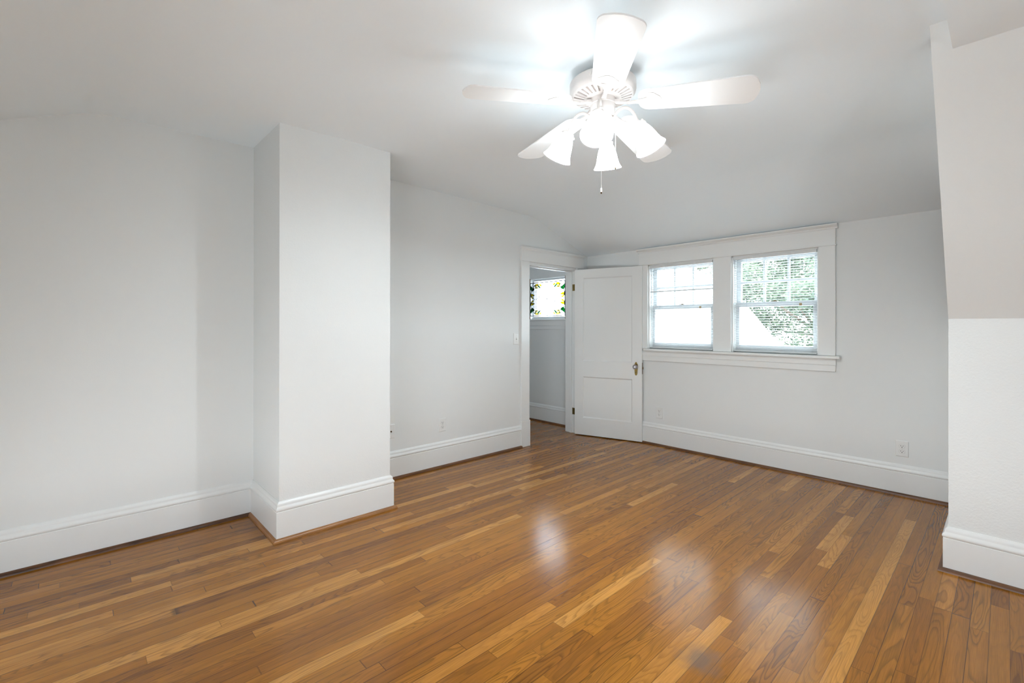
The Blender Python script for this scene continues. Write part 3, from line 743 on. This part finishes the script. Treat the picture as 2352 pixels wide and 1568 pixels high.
for k in range(5):
    T = blade_tf(k)
    q = blade_outline()
    b = MB(T).prism([(r, s, 0.0) for r, s in q], (0, 0, .006)).build('fan_blade', [M['blade'], M['blade_edge']], fan)
    # blade iron: slim arm from the flywheel widening to a shield under the blade root
    th = TH0 + k*2*PI/5
    mb = MB(T)
    mb.prism([(x, y, -.0045) for x, y in [(.19,-.016),(.20,-.040),(.215,-.050),(.235,-.046),(.262,-.018),(.268,0),(.262,.018),(.235,.046),(.215,.050),(.20,.040),(.19,.016)]], (0, 0, .004))
    T2 = Matrix.Translation((FX, FY, 2.2935)) @ FTILT @ Matrix.Rotation(th, 4, 'Z') @ Matrix.Translation((0, 0, -2.2935))
    pts = [(.050, 0, 2.298), (.085, 0, 2.292), (.115, 0, 2.281), (.150, 0, 2.279), (.185, 0, 2.2765), (.205, 0, 2.2745)]
    m2 = MB(T2)
    n_ = len(pts); wd = [.013, .010, .009, .011, .020, .030]; ht = [.016, .012, .009, .007, .005, .004]
    for i in range(n_-1):
        a, c_ = pts[i], pts[i+1]
        m2.hexa([(a[0],-wd[i],a[2]-ht[i]/2),(c_[0],-wd[i+1],c_[2]-ht[i+1]/2),(c_[0],wd[i+1],c_[2]-ht[i+1]/2),(a[0],wd[i],a[2]-ht[i]/2),(a[0],-wd[i],a[2]+ht[i]/2),(c_[0],-wd[i+1],c_[2]+ht[i+1]/2),(c_[0],wd[i+1],c_[2]+ht[i+1]/2),(a[0],wd[i],a[2]+ht[i]/2)])
    mb.v += [v for v in m2.v]; off_ = len(mb.v)-len(m2.v); mb.f += [tuple(i+off_ for i in f) for f in m2.f]
    mb.build('blade_iron', M['fan'], b, bevel=.0015)
# light arms and shades
PH0 = -1.0645
for k in range(4):
    a = PH0 + k*PI/2; u = Vector((math.cos(a), math.sin(a), 0)); Z = Vector((0, 0, 1)); c0 = Vector((FX, FY, 0))
    def P(r, z): return c0 + u*r + Z*z
    neck = P(.166, 2.172); rim = P(.217, 2.064); ax = (rim-neck).normalized()
    path = [P(.046, 2.200)]
    ctrl = [P(.046, 2.203), P(.060, 2.240), P(.088, 2.262), P(.118, 2.257), P(.143, 2.228), neck - ax*.012]
    for i in range(len(ctrl)-1):
        p0_ = ctrl[max(i-1, 0)]; p1_ = ctrl[i]; p2_ = ctrl[i+1]; p3_ = ctrl[min(i+2, len(ctrl)-1)]
        for s in range(1, 6):
            t_ = s/5
            path.append(0.5*((2*p1_) + (p2_-p0_)*t_ + (2*p0_-5*p1_+4*p2_-p3_)*t_*t_ + (3*p1_-p0_-3*p2_+p3_)*t_**3))
    arm = MB().tube(path, .0068, 12).build('light_arm', M['fan'], fan, smooth=True)
    MB().lathe([(.011, -.018), (.018, -.014), (.031, -.004), (.0325, .006), (.030, .008)], 28, neck, ax).build('shade_holder', M['fan'], arm, smooth=True)
    for j in range(3):
        d = ax.orthogonal().normalized(); d = Matrix.Rotation(j*2*PI/3+.4, 3, ax) @ d
        MB().lathe([(.003, .030), (.003, .038), (.006, .039), (.006, .044)], 8, neck + ax*.001, d).build('thumb_screw', M['chain'], arm)
    pr = [(.026, .000), (.030, .008), (.037, .022), (.044, .042), (.049, .062), (.053, .082), (.058, .100), (.066, .115), (.070, .122)]
    inner = [(r-.003, h) for r, h in reversed(pr)]
    sh = MB().lathe(pr + inner, 36, neck, ax, cap=False).build('glass_shade', M['shade'], fan, smooth=True)
    sh['label'] = 'lit frosted bell shaped glass shade'
    MB().lathe([(.010, .004), (.012, .03), (.021, .05), (.026, .068), (.022, .086), (.010, .095), (.001, .097)], 20, neck, ax).build('light_bulb', M['bulb'], sh, smooth=True)
# pull chains
def chain(x, y, ztop, zbot, fob, cord):
    if cord:
        c_ = MB().tube([(x, y, ztop), (x, y, zbot)], .0014, 8).build('pull_chain', M['fan'], fan)
    else:
        mb = MB(); z = ztop
        while z > zbot:
            mb.lathe([(.0003, -.0013), (.0013, -.0006), (.0013, .0006), (.0003, .0013)], 6, (x, y, z), (0, 0, 1)); z -= .0045
        mb.tube([(x, y, ztop), (x, y, zbot)], .0004, 4)
        c_ = mb.build('pull_chain', M['chain'], fan)
    f = MB().lathe([(.0012, .022), (.0042, .020), (.0046, .010), (.0044, .002), (.002, 0)], 14, (x, y, zbot-.022), (0, 0, 1)).build('chain_fob', M['plastic'] if cord else M['chain'], c_, smooth=True)
    MB().lathe([(.0040, 0), (.0036, -.006), (.001, -.008)], 12, (x, y, zbot-.020), (0, 0, 1)).build('fob_tip', M['bronze'], c_)
chain(FX+.040, FY+.046, 2.24, 2.015, True, True)
chain(FX-.004, FY-.004, 2.132, 1.900, True, False)

# ------------------------------------------------------------------ outdoors
o = MB().box((-60, .6, -3.3), (60, 80, -3.2)).build('ground', M['ground']); struct(o, 'grey paved ground far below the windows', 'ground')
hs = empty('neighbour_house', (-3, 5, -3.2)); tag(hs, 'white gabled house filling the view outside the left window', 'house')
rp = [(-7.6, .6), (-6.6, 2.2), (-5.2, 3.5), (-3.4, 3.72), (-2.395, 3.02), (-1.928, 2.682), (-1.584, 2.435), (-.654, 1.642), (.069, .703), (.318, .275), (.72, -.60)]
mb = MB(); mb.prism([(x, 5.0, z) for x, z in rp] + [(.70, 5.0, -3.2), (-7.5, 5.0, -3.2)], (0, 1.95, 0)); mb.build('gable_wall', M['siding'], hs)
mb = MB()
for (xa, za), (xb, zb) in zip(rp, rp[1:]):
    mb.hexa([(xa, 4.85, za-.05), (xb, 4.85, zb-.05), (xb, 7.0, zb-.05), (xa, 7.0, za-.05), (xa, 4.85, za+.02), (xb, 4.85, zb+.02), (xb, 7.0, zb+.02), (xa, 7.0, za+.02)])
mb.build('roof', M['siding'], hs)
mb = MB()
z = -3.0
while z < 4.0:
    # clapboard courses clipped to the gable outline
    xsn = [x for x in [q*.05-7.4 for q in range(180)] if True]
    ok = []
    for x in xsn:
        zt_ = None
        for (xa, za), (xb, zb) in zip(rp, rp[1:]):
            if xa <= x <= xb: zt_ = za+(zb-za)*(x-xa)/(xb-xa)
        if zt_ is not None and zt_ > z+.14 and x < .65: ok.append(x)
    if len(ok) > 1: mb.hexa([(ok[0], 4.978, z), (ok[-1], 4.978, z), (ok[-1], 5.0, z), (ok[0], 5.0, z), (ok[0], 4.992, z+.13), (ok[-1], 4.992, z+.13), (ok[-1], 5.0, z+.13), (ok[0], 5.0, z+.13)])
    z += .13
mb.build('clapboards', M['siding'], hs)

def tree(tx, y, zc_, rx, rz, n, label, seed, x=None):
    x = tx if x is None else x
    rnd = random.Random(seed)
    t = empty('leafy_tree', (tx, y, -3.2)); tag(t, label, 'tree', 'trees outside the windows')
    MB().tube([(tx, y, -3.2), (tx+.1, y, -1.0), (tx-.05, y+.1, zc_-.6), (x, y, zc_+rz*.4)], [.20, .16, .11, .03], 10).build('trunk', M['bark'], t, smooth=True)
    clusters = []
    for i in range(110):
        while True:
            q = Vector((rnd.uniform(-1, 1), rnd.uniform(-1, 1), rnd.uniform(-1, 1)))
            if .25 < q.length < 1: break
        clusters.append(Vector((x+q.x*rx, y+q.y*rx*.7, zc_+q.z*rz)))
    mb = MB()
    for c_ in clusters[:14]:
        mb.tube([(x, y, zc_-rz*.4), (x+(c_.x-x)*.5, y+(c_.y-y)*.5, zc_-rz*.25+(c_.z-zc_)*.5), tuple(c_)], [.05, .03, .012], 6)
    mb.build('branches', M['bark'], t, smooth=True)
    mb = MB()
    for i in range(n):
        c_ = rnd.choice(clusters); p_ = c_ + Vector((rnd.gauss(0, .26), rnd.gauss(0, .26), rnd.gauss(0, .20)))
        a = Vector((rnd.gauss(0, 1), rnd.gauss(0, 1), rnd.gauss(0, .6))).normalized(); b_ = a.orthogonal().normalized(); b_ = Matrix.Rotation(rnd.uniform(0, 6.28), 3, a) @ b_
        l_ = rnd.uniform(.045, .085); w_ = l_*.34
        mb.add([p_-a*l_, p_+b_*w_, p_+a*l_, p_-b_*w_], [(0, 1, 2, 3)])
    mb.build('foliage', M['leaf'], t, recalc=False)
tree(1.9, 10.8, 2.1, 3.3, 2.7, 56000, 'leafy green tree behind the right window', 3, -.1)
tree(-6.8, 17.5, 5.2, 3.1, 3.1, 16000, 'leafy tree peeping over the white house through the left window', 5)
